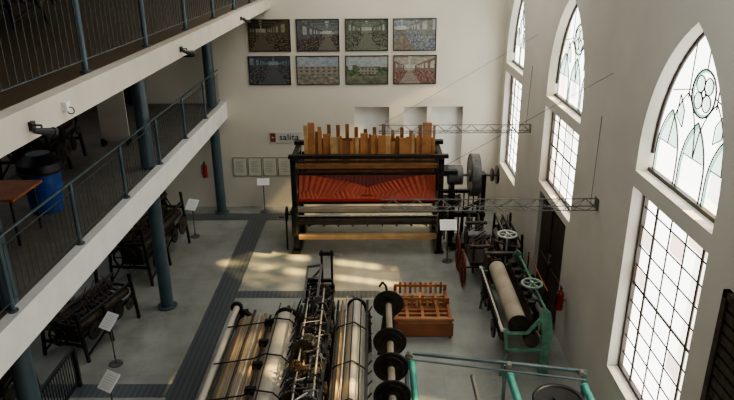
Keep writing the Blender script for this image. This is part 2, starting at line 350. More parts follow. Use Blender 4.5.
# ---------------------------------------------------------------- posters (procedurally painted into a colour attribute)
def lerp(a,b,t): t=max(0,min(1,t)); return tuple(a[i]*(1-t)+b[i]*t for i in range(3))
def paint(u,v,k,rnd):
    n=noise.noise(Vector((u*5+k*11,v*5,k)))
    n2=noise.noise(Vector((u*13+k*5,v*11,k*2)))
    n3=noise.noise(Vector((u*34+k*3,v*30,k*4)))
    def hall(vx,vy,ceil,beam,wall,win,mach,mlt,flo):
        dx=u-vx;dy=v-vy; r=max(abs(dx)/.9,abs(dy)/.75)+.001
        depth=1/r
        if r<.13: return win if dy>-.02 else flo
        if dy>abs(dx)*.62:
            c=beam if int(depth*2.6)%2 else ceil
            return win if (abs(dx/dy)<.12 and int(depth*2.6)%2) else c
        if dy>-abs(dx)*.30:
            ww=int(depth*3.2)%2 and -.05<dy/abs(dx if dx else .001)<.42
            return lerp(wall,win,.75) if ww else wall
        s=dx/(-dy)
        if abs(s)<.45: return lerp(flo,wall,.3+n2)
        c=mach
        if int(depth*5+3*n2)%3==0: c=mlt
        if n3>.25: c=lerp(c,win,.35)
        return c
    if k==0: c=hall(.3,.62,(.09,.08,.05),(.05,.045,.03),(.11,.10,.06),(.36,.35,.26),(.05,.045,.03),(.18,.13,.07),(.18,.15,.10))
    elif k==1: c=hall(.72,.55,(.22,.24,.23),(.14,.15,.14),(.16,.16,.15),(.48,.52,.50),(.07,.065,.06),(.17,.11,.08),(.25,.22,.18))
    elif k==2: c=hall(.5,.65,(.22,.24,.20),(.15,.16,.12),(.14,.16,.12),(.46,.50,.42),(.09,.10,.07),(.22,.21,.15),(.26,.26,.20))
    elif k==3: c=hall(.2,.68,(.38,.41,.41),(.28,.30,.30),(.28,.27,.23),(.56,.61,.62),(.28,.29,.28),(.15,.18,.23),(.27,.22,.17))
    elif k==4: c=hall(.6,.72,(.13,.15,.17),(.09,.10,.12),(.10,.11,.12),(.30,.36,.41),(.06,.06,.065),(.18,.15,.12),(.16,.155,.15))
    elif k==5:
        if v>.64: c=lerp((.34,.41,.45),(.47,.50,.48),n+.5)
        elif v>.34+.04*math.sin(u*9):
            c=(.36,.32,.26)
            if int(u*15)%2 and int(v*16)%2: c=(.16,.155,.15)
        else: c=lerp((.21,.195,.155),(.36,.33,.27),n2+.5)
    elif k==6:
        if v>.62+.14*n: c=lerp((.32,.39,.42),(.46,.49,.46),v)
        elif v>.36 and .3<u<.75 and v<.58: c=(.33,.30,.25) if not(int(u*24)%2 and int(v*18)%2) else (.14,.145,.13)
        elif v>.3: c=lerp((.08,.12,.07),(.19,.23,.13),n2+.5)
        else: c=lerp((.13,.145,.10),(.27,.26,.20),n+.5)
    else: c=hall(.38,.58,(.48,.45,.38),(.38,.34,.28),(.25,.18,.14),(.60,.58,.52),(.20,.13,.10),(.28,.13,.10),(.40,.37,.31))
    f=rnd.uniform(.92,1.08)*(1+.3*n2+.2*n3)
    return tuple(max(0,min(1,x*f*.75)) for x in c)
def vmat():
    m=bpy.data.materials.new('printed_picture'); m.use_nodes=True; N=m.node_tree.nodes; b=N['Principled BSDF']
    a=N.new('ShaderNodeVertexColor'); a.layer_name='Col'; m.node_tree.links.new(a.outputs[0],b.inputs['Base Color']); b.inputs['Roughness'].default_value=.6; b.inputs['Specular IOR Level'].default_value=.2
    return m
PM=vmat()
def poster(x0,x1,z0,z1,k,lab):
    T=thing('framed_picture',lab,'picture',((x0+x1)/2,YB,z0),'large pictures on the end wall')
    f=B(); y0=YB-.035; w=.02
    f.box(x0,y0,z0,x1,YB,z0+w).box(x0,y0,z1-w,x1,YB,z1).box(x0,y0,z0+w,x0+w,YB,z1-w).box(x1-w,y0,z0+w,x1,YB,z1-w)
    part(T,'picture_frame',f,'black')
    nx,nz=72,48; b=B(); ya=YB-.02
    P=[[(x0+w+(x1-x0-2*w)*i/nx,ya,z0+w+(z1-z0-2*w)*j/nz) for i in range(nx+1)] for j in range(nz+1)]
    b.grid(P,False); o=part(T,'picture_print',b,PM)
    ca=o.data.color_attributes.new('Col','FLOAT_COLOR','CORNER'); rnd=random.Random(k)
    for p in o.data.polygons:
        c=p.center; col=paint(c.x/(x1-x0)+.5,c.z/(z1-z0),k,rnd)
        for li in p.loop_indices: ca.data[li].color=(*col,1)
cols=[(249,291),(297,340),(346,389),(394,437)]
labs=['black-framed picture of dark machinery in a hall','black-framed picture of a factory room with tall windows','black-framed picture of a mill hall with long rows','black-framed picture of pale looms in a bright shed',
'black-framed picture of a blue-grey workshop interior','black-framed picture of a beige factory building','black-framed picture of green trees and grounds','black-framed picture of a bright hall with reddish machinery']
for r in range(2):
    for c in range(4):
        q=.0266 if r==0 else .0271
        z0,z1=((4.48,5.32),(3.58,4.36))[r]
        poster((cols[c][0]-374.5)*q,(cols[c][1]-374.5)*q,z0,z1,r*4+c,labs[r*4+c])
T=thing('framed_picture','small dark framed picture on the wall behind the gallery','picture',(-5.1,YB,4.35))
part(T,'picture_frame',B().box(-5.45,YB-.03,4.35,-4.85,YB,4.85),'black'); part(T,'picture_print',B().box(-5.4,YB-.035,4.4,-4.9,YB-.03,4.8),'clothtan')
for i in range(4):
    x0=-4.05+i*.43
    T=thing('wall_notice','thin-framed cream printed notice on the wall','notice',(x0+.19,YB,.95),'row of notices on the end wall')
    part(T,'notice_frame',B().box(x0,YB-.02,.95,x0+.39,YB,1.5),'iron2')
    part(T,'notice_sheet',B().box(x0+.012,YB-.026,.962,x0+.378,YB-.02,1.488),'plaque')
    l=B()
    for j in range(7): l.box(x0+.09,YB-.029,1.08+j*.05,x0+.30-(j%3)*.03,YB-.026,1.086+j*.05)
    part(T,'printed_lines',l,'greyiron')
def text(T,s,size,loc,rot,m,ext=.003):
    cu=bpy.data.curves.new('t','FONT'); cu.body=s; cu.size=size; cu.extrude=ext; cu.offset=.001; cu.space_character=1.08; cu.align_x='CENTER'; cu.align_y='CENTER'
    o=bpy.data.objects.new('t',cu); COL.objects.link(o); bpy.context.view_layer.update()
    me=bpy.data.meshes.new_from_object(o.evaluated_get(bpy.context.evaluated_depsgraph_get())); bpy.data.objects.remove(o)
    me.materials.clear(); me.materials.append(M[m])
    o=bpy.data.objects.new('sign_text',me); o.parent=T; o.location=Vector(loc)-T.location; o.rotation_euler=rot; COL.objects.link(o); return o
T=thing('wall_sign','pale grey sign reading salita with a dark red square','sign',(-2.5,YB,1.94))
part(T,'sign_board',B().box(-2.95,YB-.025,1.94,-2.01,YB,2.25),'signgrey')
part(T,'red_panel',B().box(-2.93,YB-.03,1.97,-2.78,YB-.025,2.22),'redmute')
part(T,'arrow',B().box(-2.87,YB-.034,2.085,-2.81,YB-.03,2.105).prism([(-2.90,2.095),(-2.86,2.135),(-2.86,2.055)],'y',YB-.034,YB-.03),'signgrey')
text(T,'salita',.25,(-2.40,YB-.027,2.10),(pi/2,0,0),'black')
def extinguisher(x,y,z,lab,dx,dy):
    T=thing('fire_extinguisher',lab,'fire extinguisher',(x,y,z),'fire extinguishers')
    part(T,'cylinder_body',B().rod((x,y,z),(x,y,z+.33),.068,18).rod((x,y,z+.33),(x,y,z+.39),.068,18,.025),'redpaint')
    part(T,'valve',B().rod((x,y,z+.39),(x,y,z+.45),.018).box(x-.01,y-.07,z+.44,x+.01,y+.04,z+.47),'black')
    part(T,'hose',B().path([(x,y-.04,z+.43),(x-.07,y-.08,z+.37),(x-.085,y-.06,z+.17),(x-.07,y-.03,z+.08)],.01),'black')
    part(T,'bracket',B().box(min(x-.01,x+dx),min(y-.01,y+dy),z+.17,max(x+.01,x+dx),max(y+.01,y+dy),z+.22),'steel')
extinguisher(-4.85,YB-.11,.95,'red fire extinguisher mounted on the end wall',0,.11)
extinguisher(XR-.11,10.5,.8,'red fire extinguisher on the wall beside the door',.11,0)
# ---------------------------------------------------------------- trusses
def truss(y,lab):
    z=3.25; x0=.1; x1=XR-.004; n=18
    T=thing('lattice_boom',lab,'metal boom',(x1,y,z),'lattice booms fixed to the window wall')
    ch=[(0,.09),(-.09,-.07),(.09,-.07)]; b=B()
    for dy,dz in ch: b.rod((x0,y+dy,z+dz),(x1,y+dy,z+dz),.008,6)
    for i in range(n):
        xa=x0+(x1-x0)*i/n; xb=x0+(x1-x0)*(i+1)/n
        for (a,c) in ((0,1),(0,2),(1,2)):
            p,q=(ch[a],ch[c]) if i%2 else (ch[c],ch[a])
            b.rod((xa,y+p[0],z+p[1]),(xb,y+q[0],z+q[1]),.005,5)
    part(T,'lattice',b,'greyiron')
    part(T,'wall_plate',B().box(x1-.01,y-.08,z-.08,x1,y+.08,z+.10),'greyiron')
    part(T,'stay_cable',B().rod((x1,y,5.3),(x0+.05,y,z+.09),.0035,5),'iron')
    part(T,'stay_cable',B().rod((x1,y+.25,4.6),(x1-.1,y,z),.004,5),'iron')
truss(9.55,'grey steel lattice boom with stay cable on the window wall')
truss(14.2,'grey steel lattice boom with stay cable on the window wall')
def spot(y):
    x=-2.68;z=5.72
    T=thing('spotlight','small black spotlight on a bracket on the gallery edge','spotlight',(x,y,z),'spotlights on the gallery edge')
    part(T,'bracket',B().box(-2.70,y-.03,z-.02,-2.67,y+.03,z+.05).path([(-2.67,y,z+.02),(-2.61,y,z+.02),(-2.60,y-.03,z-.02)],.008),'black')
    part(T,'lamp_head',B().rod((-2.63,y-.09,z+.0),(-2.56,y+.05,z-.05),.022,14,.036).rod((-2.56,y+.05,z-.05),(-2.545,y+.075,z-.06),.042,14),'black')
for y in (4.95,9.2,13.6): spot(y)
T=thing('junction_box','small pale metal box on the gallery edge','box',(-2.68,5.55,5.75))
part(T,'box_body',B().box(-2.7,5.5,5.72,-2.65,5.57,5.80),'white'); part(T,'cable_loop',B().ring((-2.64,5.54,5.72),(0,1,0),.03,.005,14,5),'black')
# ---------------------------------------------------------------- big loom
LX=.09
T=thing('large_loom','large black iron loom with red warp and wooden slats','loom',(-.2,15.3,0))
def sidefr(x0,x1):
    b=B()
    b.box(x0,14.6,0,x1,14.75,2.4).box(x0,15.9,0,x1,16.08,2.4).box(x0,14.6,2.28,x1,16.08,2.42)
    b.box(x0-.05,14.5,0,x1+.05,16.2,.08).box(x0,14.6,1.05,x1,16.08,1.15).box(x0,14.6,.45,x1,16.08,.52)
    b.beam(((x0+x1)/2,14.7,.1),((x0+x1)/2,15.95,1.1),.06,.06).beam(((x0+x1)/2,15.95,.1),((x0+x1)/2,14.7,1.1),.06,.06)
    b.beam(((x0+x1)/2,14.7,1.15),((x0+x1)/2,15.95,2.3),.06,.06)
    b.box(x0,14.35,.55,x1,14.62,1.2).box(x0,14.3,1.1,x1,14.7,1.26)
    return b
def sh(b,d=LX):
    b.v=[(v[0]+d,v[1],v[2]) for v in b.v]; return b
part(T,'side_frame',sh(sidefr(-2.08,-1.96)),'iron',bevel=.012); part(T,'side_frame',sh(sidefr(1.44,1.56)),'iron',bevel=.012)
part(T,'top_beam',sh(B().box(-2.12,14.62,2.42,1.66,14.74,2.51)),'iron',bevel=.01); part(T,'top_beam',sh(B().box(-2.12,15.88,2.4,1.66,16.05,2.5)),'iron',bevel=.01)
part(T,'upper_rail',sh(B().box(-1.94,14.72,2.15,1.42,14.84,2.24)),'wood')
part(T,'heald_rail',sh(B().box(-1.94,14.7,2.30,1.42,14.74,2.35)),'iron2'); part(T,'heald_rail',sh(B().box(-1.94,14.68,2.00,1.42,14.72,2.06)),'iron')
part(T,'tension_rod',sh(B().rod((-1.94,15.1,2.05),(1.42,15.1,2.05),.05)),'iron'); part(T,'tension_rod',sh(B().rod((-1.94,15.5,2.1),(1.42,15.5,2.1),.05)),'iron')
rb=random.Random(21); x=-1.76; i=0
prof=[3.18,3.16,3.06,2.94,2.90,2.82,2.88,2.78,2.74,2.82,2.96,3.06,2.98,3.12,2.86,2.92,2.80,2.86,2.80,2.88,2.94,2.88,3.14,2.96,3.16]
while x<1.34:
    wd=rb.choice((.06,.09,.12,.16,.18,.22)); t=(x+1.76)/3.1; h=prof[min(24,int(t*25))]+rb.uniform(-.08,.06)
    y=14.86+rb.random()*.16; tl=rb.uniform(-.012,.012)
    part(T,'wooden_slat',sh(B().add([(x,y,2.1),(x+wd,y,2.1),(x+wd,y+.025,2.1),(x,y+.025,2.1),(x+tl,y,h),(x+wd+tl,y,h),(x+wd+tl,y+.025,h),(x+tl,y+.025,h)],[(0,3,2,1),(4,5,6,7),(0,1,5,4),(1,2,6,5),(2,3,7,6),(3,0,4,7)])),('woodlt','woodor','wood','woodor','woodor')[i%5])
    x+=wd+rb.choice((.003,.006,.01,.03)); i+=1
for i in range(14):
    x=-1.7+i*.225; part(T,'wooden_slat',sh(B().box(x,15.55,2.3,x+.09,15.58,2.78+.28*rb.random())),'wood')
part(T,'harness',sh(B().box(-1.78,15.45,1.75,1.38,15.47,2.70)),'wood')
def bow(top,bot,y0,y1,tw,fold):
    P=[]
    for j in range(13):
        t=j/12; row=[]
        for i in range(281):
            s=i/280; x=-1.92+3.32*s; a=top(s); c=bot(s)
            row.append((x+tw*math.sin(2*pi*s)*t,y0+(y1-y0)*t-fold*math.cos(s*190)*(.3+.7*t),c+(a-c)*t))
        P.append(row)
    return B().grid(P)
part(T,'red_warp',sh(bow(lambda s:1.84,lambda s:1.40,14.95,15.5,.1,.01)),'red')
part(T,'orange_warp',sh(bow(lambda s:1.57+.36*abs(2*s-1)**1.1,lambda s:1.46-.06*abs(2*s-1),14.78,15.02,.25,.02)),'redor','orange-red twisted bow-tie sheet of threads')
part(T,'lower_warp',sh(bow(lambda s:1.49+.06*math.sin(s*22),lambda s:1.38,14.72,14.82,-.1,.014)),'redor')
part(T,'reed_beam',sh(B().box(-1.94,14.66,1.33,1.42,14.72,1.385)),'redpaint')
part(T,'breast_beam',sh(B().box(-1.94,14.5,1.12,1.42,14.66,1.22)),'clothtan',bevel=.01)
part(T,'cloth_roller',sh(B().rod((-1.94,14.62,.86),(1.42,14.62,.86),.11,18)),'wooddk'); part(T,'warp_roller',sh(B().rod((-1.94,15.75,1.1),(1.42,15.75,1.1),.24,20)),'wooddk')
part(T,'front_rod',sh(B().rod((-1.94,14.52,1.02),(1.42,14.52,1.02),.018)),'steel'); part(T,'drive_shaft',sh(B().rod((-2.2,14.95,.95),(2.3,14.95,.95),.03)),'greyiron')
for i in range(9): part(T,'treadle_arm',sh(B().beam((-1.7+i*.36,14.62,.72),(-1.7+i*.36,15.6,.35),.035,.05)),'iron')
part(T,'foot_board',sh(B().box(-1.94,14.45,.42,1.42,14.6,.53)),'woodlt',bevel=.008)
part(T,'back_panel',sh(B().box(-1.94,15.95,.95,1.42,16.0,2.2)),'black')
part(T,'flywheel',B().disc((2.45,15.1,1.85),(1,0,0),.52,.2,40).ring((2.36,15.1,1.85),(1,0,0),.50,.03,40).disc((2.45,15.1,1.85),(1,0,0),.16,.3,20).rod((1.68,15.1,1.85),(3.05,15.1,1.85),.035),'greyiron','solid grey flywheel')
part(T,'drum',B().rod((1.80,15.1,1.85),(2.15,15.1,1.85),.24,26),'greyiron')
for xx,R in ((2.88,.16),(3.0,.22)): part(T,'pulley',B().disc((xx,15.1,1.85),(1,0,0),R,.05,24),'iron')
dr=B()
dr.box(1.85,14.9,0,1.95,15.3,1.8).box(2.62,14.95,0,2.72,15.25,1.9).box(1.68,14.7,.9,2.7,14.8,1.0).box(1.68,15.3,1.3,2.7,15.4,1.38).box(1.68,14.8,1.95,2.0,15.3,2.05)
for k in range(9): dr.rod((1.72+k*.11,14.7,.3+.05*k),(1.74+k*.12,15.1,1.3+.08*(k%3)),.02,6)
dr.box(1.7,14.72,1.15,2.1,15.2,1.3).box(1.9,14.6,.1,2.7,15.2,.25).path([(2.1,14.7,.2),(2.15,14.65,1.1),(2.5,14.7,1.3),(2.55,14.8,.2)],.035)
part(T,'drive_frame',dr,'iron')
for c_,R in (((1.75,14.66,.95),.26),((1.76,15.1,.62),.2),((2.3,14.7,.8),.22),((2.05,14.66,1.35),.16)): part(T,'gear',B().gear(c_,(1,0,0),R,.05,24),'iron2')
part(T,'spoked_wheel',B().wheel((2.5,14.55,.75),(1,0,0),.3,6),'iron2')
part(T,'hand_wheel',sh(B().wheel((-2.25,14.8,.95),(1,0,0),.2,5,.018,.012,.04).rod((-2.25,14.8,.95),(-2.08,14.8,.95),.02).rod((-2.3,14.62,.95),(-2.42,14.62,.95),.015).box(-2.29,14.78,0,-2.25,14.82,.9)),'iron')
# ---------------------------------------------------------------- wheeled machine
T=thing('wheeled_machine','dark red iron machine on spoked wheels','machine',(2.4,13.2,0))
for x,y in ((1.95,12.95),(1.95,13.75),(2.62,12.95),(2.62,13.75)):
    part(T,'spoked_wheel',B().wheel((x,y,.42),(1,0,0),.42,8,.028,.014,.05),'dkred')
part(T,'axle',B().rod((1.93,12.95,.42),(2.66,12.95,.42),.02),'iron'); part(T,'axle',B().rod((1.93,13.75,.42),(2.66,13.75,.42),.02),'iron')
b=B().box(2.1,12.85,.5,2.55,13.95,.58).box(2.15,12.9,.3,2.2,12.95,.95).box(2.45,12.9,.3,2.5,12.95,.95).box(2.15,13.85,.3,2.2,13.9,1.1).box(2.45,13.85,.3,2.5,13.9,1.1)
b.rod((2.1,12.95,.92),(2.6,12.95,.92),.05).rod((2.1,13.87,1.1),(2.6,13.87,1.1),.04).box(2.14,12.9,.9,2.2,13.9,.96).box(2.45,12.9,.9,2.51,13.9,.96)
for i in range(6): b.rod((2.17,13+i*.15,.95),(2.48,13.05+i*.15,1.12),.014,6)
part(T,'machine_frame',b,'iron2')
part(T,'roller',B().rod((2.1,13.4,1.0),(2.6,13.4,1.0),.09,14),'greyiron')
part(T,'gear',B().gear((2.05,13.4,1.0),(1,0,0),.2,.04,22),'iron'); part(T,'gear',B().gear((2.64,13.2,.85),(1,0,0),.16,.04,18),'iron')
# ---------------------------------------------------------------- wooden rack
T=thing('wooden_rack','low reddish-brown wooden rack with upright slats on the floor','wooden rack',(.95,11.4,0))
b=B()
for y in (10.8,11.38,11.93):
    for x in (.42,1.45): b.box(x-.03,y-.03,0,x+.03,y+.03,.42 if y<11 else .54)
b.box(.39,10.8,.05,.45,11.98,.12).box(1.42,10.8,.05,1.48,11.98,.12).box(.39,10.8,.36,.45,11.98,.42).box(1.42,10.8,.36,1.48,11.98,.42).box(.42,11.93,.05,1.45,11.97,.12)
part(T,'rack_frame',b,'woodred',bevel=.004)
part(T,'front_board',B().box(.36,10.74,.06,1.50,10.77,.34),'woodred')
part(T,'front_rail',B().box(.36,10.73,.40,1.50,10.78,.45),'woodrk')
part(T,'base_board',B().box(.45,10.85,.1,1.42,11.9,.12),'woodred')
for y in (10.95,11.1,11.25,11.52,11.66,11.80):
    part(T,'cross_rail',B().box(.45,y-.025,.30,1.42,y+.025,.36),'woodrk')
for y in (11.38,11.93): part(T,'top_rail',B().box(.39,y-.025,.50,1.48,y+.025,.55),'woodrk')
for y in (11.38,11.93):
    for i in range(9): part(T,'upright_slat',B().box(.50+i*.105,y-.012,.34,.55+i*.105,y+.012,.60),'woodlt' if i%2 else 'woodrk')
for i in range(3): part(T,'cross_slat',B().box(.6+i*.3,10.85,.365,.66+i*.3,11.9,.385),'woodrk')
# ---------------------------------------------------------------- central loom A
def endframe(b,x0,x1,y,z,th=.05):
    b.prism([(x0,0),(x0+.12,0),(x0+.2,.35),(x0+.45,.5),(x1-.45,.5),(x1-.2,.35),(x1-.12,0),(x1,0),(x1-.02,z),(x1-.25,z+.08),(x1-.5,z-.2),(x0+.5,z-.2),(x0+.2,z+.06),(x0,z)],'y',y-th,y+th)
T=thing('power_loom','iron power loom with wide cream and brown cloth sheets','loom',(-1.85,8.5,0))
Y0,Y1=6.9,10.25
for y in (Y1,Y0):
    b=B(); endframe(b,-2.55,-1.3,y,.88,.04); part(T,'end_frame',b,'iron')
part(T,'breast_roller',B().rod((-2.5,Y0,.98),(-2.5,Y1,.98),.055,16),'clothgrey','pale worn roller')
part(T,'roller_flange',B().disc((-2.5,Y1+.03,.98),(0,1,0),.11,.05).box(-2.56,Y1,.85,-2.3,Y1+.06,.93),'iron')
part(T,'brown_cloth',B().arch(-2.42,-1.82,.86,1.0,Y0,Y1-.3,16,.4,.006),'clothbr','wide brown warp sheet')
for x,m_,r in ((-2.40,'iron',.022),(-2.28,'woodgold',.022),(-2.14,'wooddk',.026),(-2.02,'steel',.011),(-1.93,'woodgold',.03),(-1.84,'iron',.022)):
    part(T,'warp_rod',B().rod((x,Y0,1.0),(x,Y1-.12-.2*rb.random(),1.0),r,8),m_)
part(T,'cloth_roll',B().arch(-1.80,-1.33,.86,1.14,Y0,Y1-.4,18,.5,.012),'clothgrey','wide cream canvas cloth')
for x,m_ in ((-1.68,'iron'),(-1.44,'steel')): part(T,'cloth_rod',B().rod((x,Y0,1.14),(x,Y1-.1,1.14),.010,8),m_)
part(T,'roll_end',B().disc((-1.56,Y1-.36,1.0),(0,1,0),.2,.04).rod((-1.56,Y1-.34,.98),(-1.56,Y1+.05,.98),.03),'iron')
part(T,'side_rail',B().box(-1.34,Y0,1.0,-1.30,Y1,1.05),'iron')
for y in (7.55,8.45,9.5): part(T,'roll_arm',B().path([(-2.5,y,1.05),(-2.3,y+.03,1.06),(-1.9,y+.1,1.08),(-1.7,y+.1,1.17),(-1.45,y+.05,1.17),(-1.31,y,1.05)],.012,6),'iron')
rn=random.Random(2)
for i in range(16):
    y=7.0+i*.2+.08*rn.random(); part(T,'dobby_peg',B().rod((-1.38,y,1.08),(-1.29,y+.1*rn.uniform(-1,1),1.20+.12*rn.random()),.012,6),'greyiron' if i%2 else 'iron')
for i in range(5): part(T,'bracket',B().box(-1.90,7.2+i*.62,.95,-1.74,7.26+i*.62,1.07),'iron')
part(T,'tie_bar',B().rod((-2.4,Y0,.3),(-2.4,Y1,.3),.035),'iron'); part(T,'tie_bar',B().rod((-1.4,Y0,.35),(-1.4,Y1,.35),.035),'iron')
# spine mechanism
T=thing('gear_mechanism','tall dense iron gearing frame between the cloth rolls','machine',(-.98,8.6,0))
b=B()
for y in (7.1,7.7,8.4,8.9,9.6,10.3):
    b.box(-1.24,y-.03,0,-1.19,y+.03,1.25).box(-.80,y-.03,0,-.75,y+.03,1.3).beam((-1.22,y,1.22),(-.77,y+.06,1.28),.04,.04).box(-1.2,y-.02,.5,-.77,y+.02,.55)
b.box(-1.24,7.0,1.15,-1.20,10.35,1.2).box(-.79,7.0,1.2,-.74,10.35,1.26).box(-1.24,7.0,.2,-1.20,10.35,.26).box(-.79,7.0,.2,-.75,10.35,.26)
b.box(-1.08,7.0,1.0,-1.03,10.3,1.08)
part(T,'main_frame',b,'iron')
for (x,z,r,m_,xe) in ((-1.12,1.33,.016,'steel',-1.16),(-.98,1.22,.025,'greyiron',-.98),(-.84,1.38,.016,'steel',-.9),(-.92,1.06,.05,'clothtan',-.92),(-1.14,.93,.04,'clothtan',-1.14)):
    part(T,'line_shaft',B().rod((x,7.0,z),(xe,10.35,z+.03),r),m_)
rn=random.Random(5)
for i in range(18):
    y=7.12+i*.18+.08*rn.random(); x=-1.16+.36*rn.random()
    part(T,'gear',B().gear((x,y,1.14+.22*rn.random()),(rn.uniform(-.2,.2),1,0),.06+.11*rn.random(),.03,16),'iron2' if i%3 else 'greyiron')
for i in range(6):
    y=7.25+i*.52+.15*rn.random(); part(T,'gear',B().gear((-.72,y,1.08+.15*rn.random()),(1,0,0),.08+.07*rn.random(),.03,16),'iron2')
mats_=('steel','iron','iron2','iron','greyiron','iron','iron2')
for i in range(56):
    y=7.05+i*.058+.03*rn.random(); z1=1.24+.26*rn.random()**1.5; k=rn.random()
    if k<.45: pts=[(-1.22,y,1.1+.08*rn.random()),(-1.16+.06*rn.random(),y+.08*rn.uniform(-1,1),z1),(-1.02+.15*rn.random(),y+.15*rn.uniform(-1,1),z1+.05*rn.uniform(-1,1))]
    elif k<.8: pts=[(-1.05+.1*rn.random(),y,z1),(-.85+.06*rn.random(),y+.12*rn.uniform(-1,1),z1+.08*rn.uniform(-1,1)),(-.77,y,1.15)]
    else: pts=[(-1.15+.3*rn.random(),y,1.05),(-1.15+.3*rn.random(),y+.05,z1+.1),(-1.1+.3*rn.random(),y+.25,z1+.02)]
    part(T,'lever',B().path(pts,.007+.010*rn.random(),6),mats_[i%7])
for i in range(7):
    y=7.3+i*.42+.15*rn.random(); x=-1.17+.28*rn.random(); z=1.1+.08*rn.random()
    part(T,'cam_box',B().box(x,y,z,x+.08+.06*rn.random(),y+.1+.1*rn.random(),z+.14+.08*rn.random()),'iron2' if i%2 else 'iron')
for k in range(3): part(T,'heddle_shaft',B().box(-1.14+k*.11,7.05,.62,-1.125+k*.11,10.2,1.0),'wooddk' if k!=1 else 'clothtan')
b=B().box(-.98,10.6,0,-.94,10.64,1.95).box(-.80,10.6,0,-.76,10.64,1.95).box(-1.0,10.59,1.86,-.74,10.65,1.92).box(-1.0,10.59,1.2,-.74,10.65,1.25).box(-1.24,10.35,1.0,-.75,10.40,1.06).box(-.9,10.38,1.0,-.86,10.62,1.05)
b.path([(-1.24,10.35,1.05),(-1.15,10.45,1.45),(-.97,10.6,1.6)],.022).box(-1.24,10.36,0,-1.2,10.4,1.5).box(-1.24,10.36,1.44,-.76,10.4,1.5)
part(T,'end_bracket',b,'iron')
part(T,'tilted_frame',B().beam((-1.24,9.9,1.30),(-1.2,10.5,1.68),.04,.04).beam((-1.0,9.9,1.35),(-.96,10.5,1.72),.04,.04).beam((-1.22,10.5,1.68),(-.96,10.5,1.72),.04,.04).beam((-1.22,10.3,1.55),(-.98,10.3,1.59),.02,.02).beam((-1.22,10.1,1.42),(-.98,10.1,1.47),.02,.02).beam((-1.22,9.95,1.33),(-.98,9.95,1.38),.03,.03),'greyiron')
part(T,'gear',B().gear((-1.1,10.45,1.25),(0,1,0),.15,.04,18),'iron2'); part(T,'gear',B().gear((-.87,10.7,1.1),(0,1,0),.13,.04,18),'iron2')
# loom B
T=thing('power_loom','iron power loom with a wide cream cloth sheet','loom',(-.42,8.6,0))
for y in (10.35,7.0):
    b=B(); endframe(b,-.68,-.06,y,.82,.04); part(T,'end_frame',b,'iron')
part(T,'warp_sheet',B().arch(-.69,-.47,.86,1.02,6.95,10.1,12,.5,.008),'clothbr','brown warp sheet')
part(T,'cloth_roll',B().arch(-.50,-.17,.86,1.13,6.95,10.25,18,.5,.01),'clothgrey','wide cream cloth')
for x,m_,r in ((-.66,'iron',.02),(-.58,'woodgold',.02),(-.50,'steel',.014),(-.38,'iron',.01),(-.24,'iron',.01)): part(T,'side_rod',B().rod((x,6.9,1.14 if x>-.55 else 1.04),(x,10.4,1.14 if x>-.55 else 1.04),r,8),m_)
part(T,'side_rail',B().box(-.16,6.9,1.0,-.11,10.4,1.06),'iron')
for y in (7.4,8.3,9.4): part(T,'roll_arm',B().path([(-.69,y,1.0),(-.6,y,1.12),(-.35,y+.05,1.18),(-.14,y,1.06)],.012,6),'iron')
for i in range(12): part(T,'tension_peg',B().rod((-.14,7.1+i*.26+.1*rn.random(),1.0),(-.05,7.14+i*.26,1.10+.08*rn.random()),.014,6),'iron2')
part(T,'roll_end',B().disc((-.33,10.3,.97),(0,1,0),.18,.04).rod((-.33,10.2,.97),(-.33,10.5,.97),.03),'iron')
# flanged beam
T=thing('flanged_beam','cast iron warp beam with round flanges on stands','warp beam',(.24,8.6,0))
part(T,'beam_shaft',B().rod((.24,6.8,1.15),(.24,10.4,1.15),.055,16),'clothtan','tan thread-wound shaft')
for y in (7.55,8.22,8.9,10.1):
    part(T,'flange',B().disc((.24,y,1.15),(0,1,0),.26,.024,32).ring((.24,y,1.15),(0,1,0),.25,.02,32,6).disc((.24,y,1.15),(0,1,0),.11,.10,16).ring((.24,y-.015,1.15),(0,1,0),.18,.010,28,5),'iron')
b=B()
for y in (7.0,10.25): b.prism([(.04,0),(.14,0),(.24,.5),(.34,0),(.44,0),(.30,1.1),(.18,1.1)],'y',y-.03,y+.03)
b.rod((.24,7,.25),(.24,10.25,.25),.03)
part(T,'stand',b,'iron')
part(T,'hook_bracket',B().path([(.24,10.35,1.1),(.2,10.4,1.35),(.14,10.4,1.42),(.08,10.38,1.34)],.022),'iron')
# ---------------------------------------------------------------- green loom
T=thing('green_loom','green painted iron loom with beige canvas roll beside the wall','loom',(2.65,10.6,0))
def gfr(y):
    b=B()
    b.beam((2.2,y,0),(2.28,y,.5),.05,.05).beam((2.28,y,.48),(2.22,y,.95),.05,.05).beam((2.25,y,.52),(2.9,y,.52),.05,.04).beam((2.22,y,.86),(2.6,y,.86),.04,.04)
    b.prism([(2.86,0),(3.03,0),(2.99,.5),(3.04,.9),(2.97,1.27),(2.87,1.34),(2.80,1.2),(2.86,.8),(2.85,.5)],'y',y-.04,y+.04)
    b.beam((2.6,y,.86),(2.86,y,1.2),.05,.05)
    return b
part(T,'end_frame',gfr(9.6),'green'); part(T,'end_frame',gfr(11.9),'green')
part(T,'canvas_roll',B().rod((2.47,9.66,.98),(2.47,11.85,.98),.16,26),'clothbg','thick roll of beige canvas')
part(T,'roll_flange',B().disc((2.47,9.67,.98),(0,1,0),.19,.03,26),'iron'); part(T,'roll_flange',B().disc((2.47,11.83,.98),(0,1,0),.19,.03,26),'iron')
part(T,'dark_roller',B().rod((2.24,9.65,.72),(2.24,11.85,.72),.06,16),'wooddk'); part(T,'dark_roller',B().rod((2.72,9.65,.66),(2.72,11.85,.66),.13,20),'wooddk')
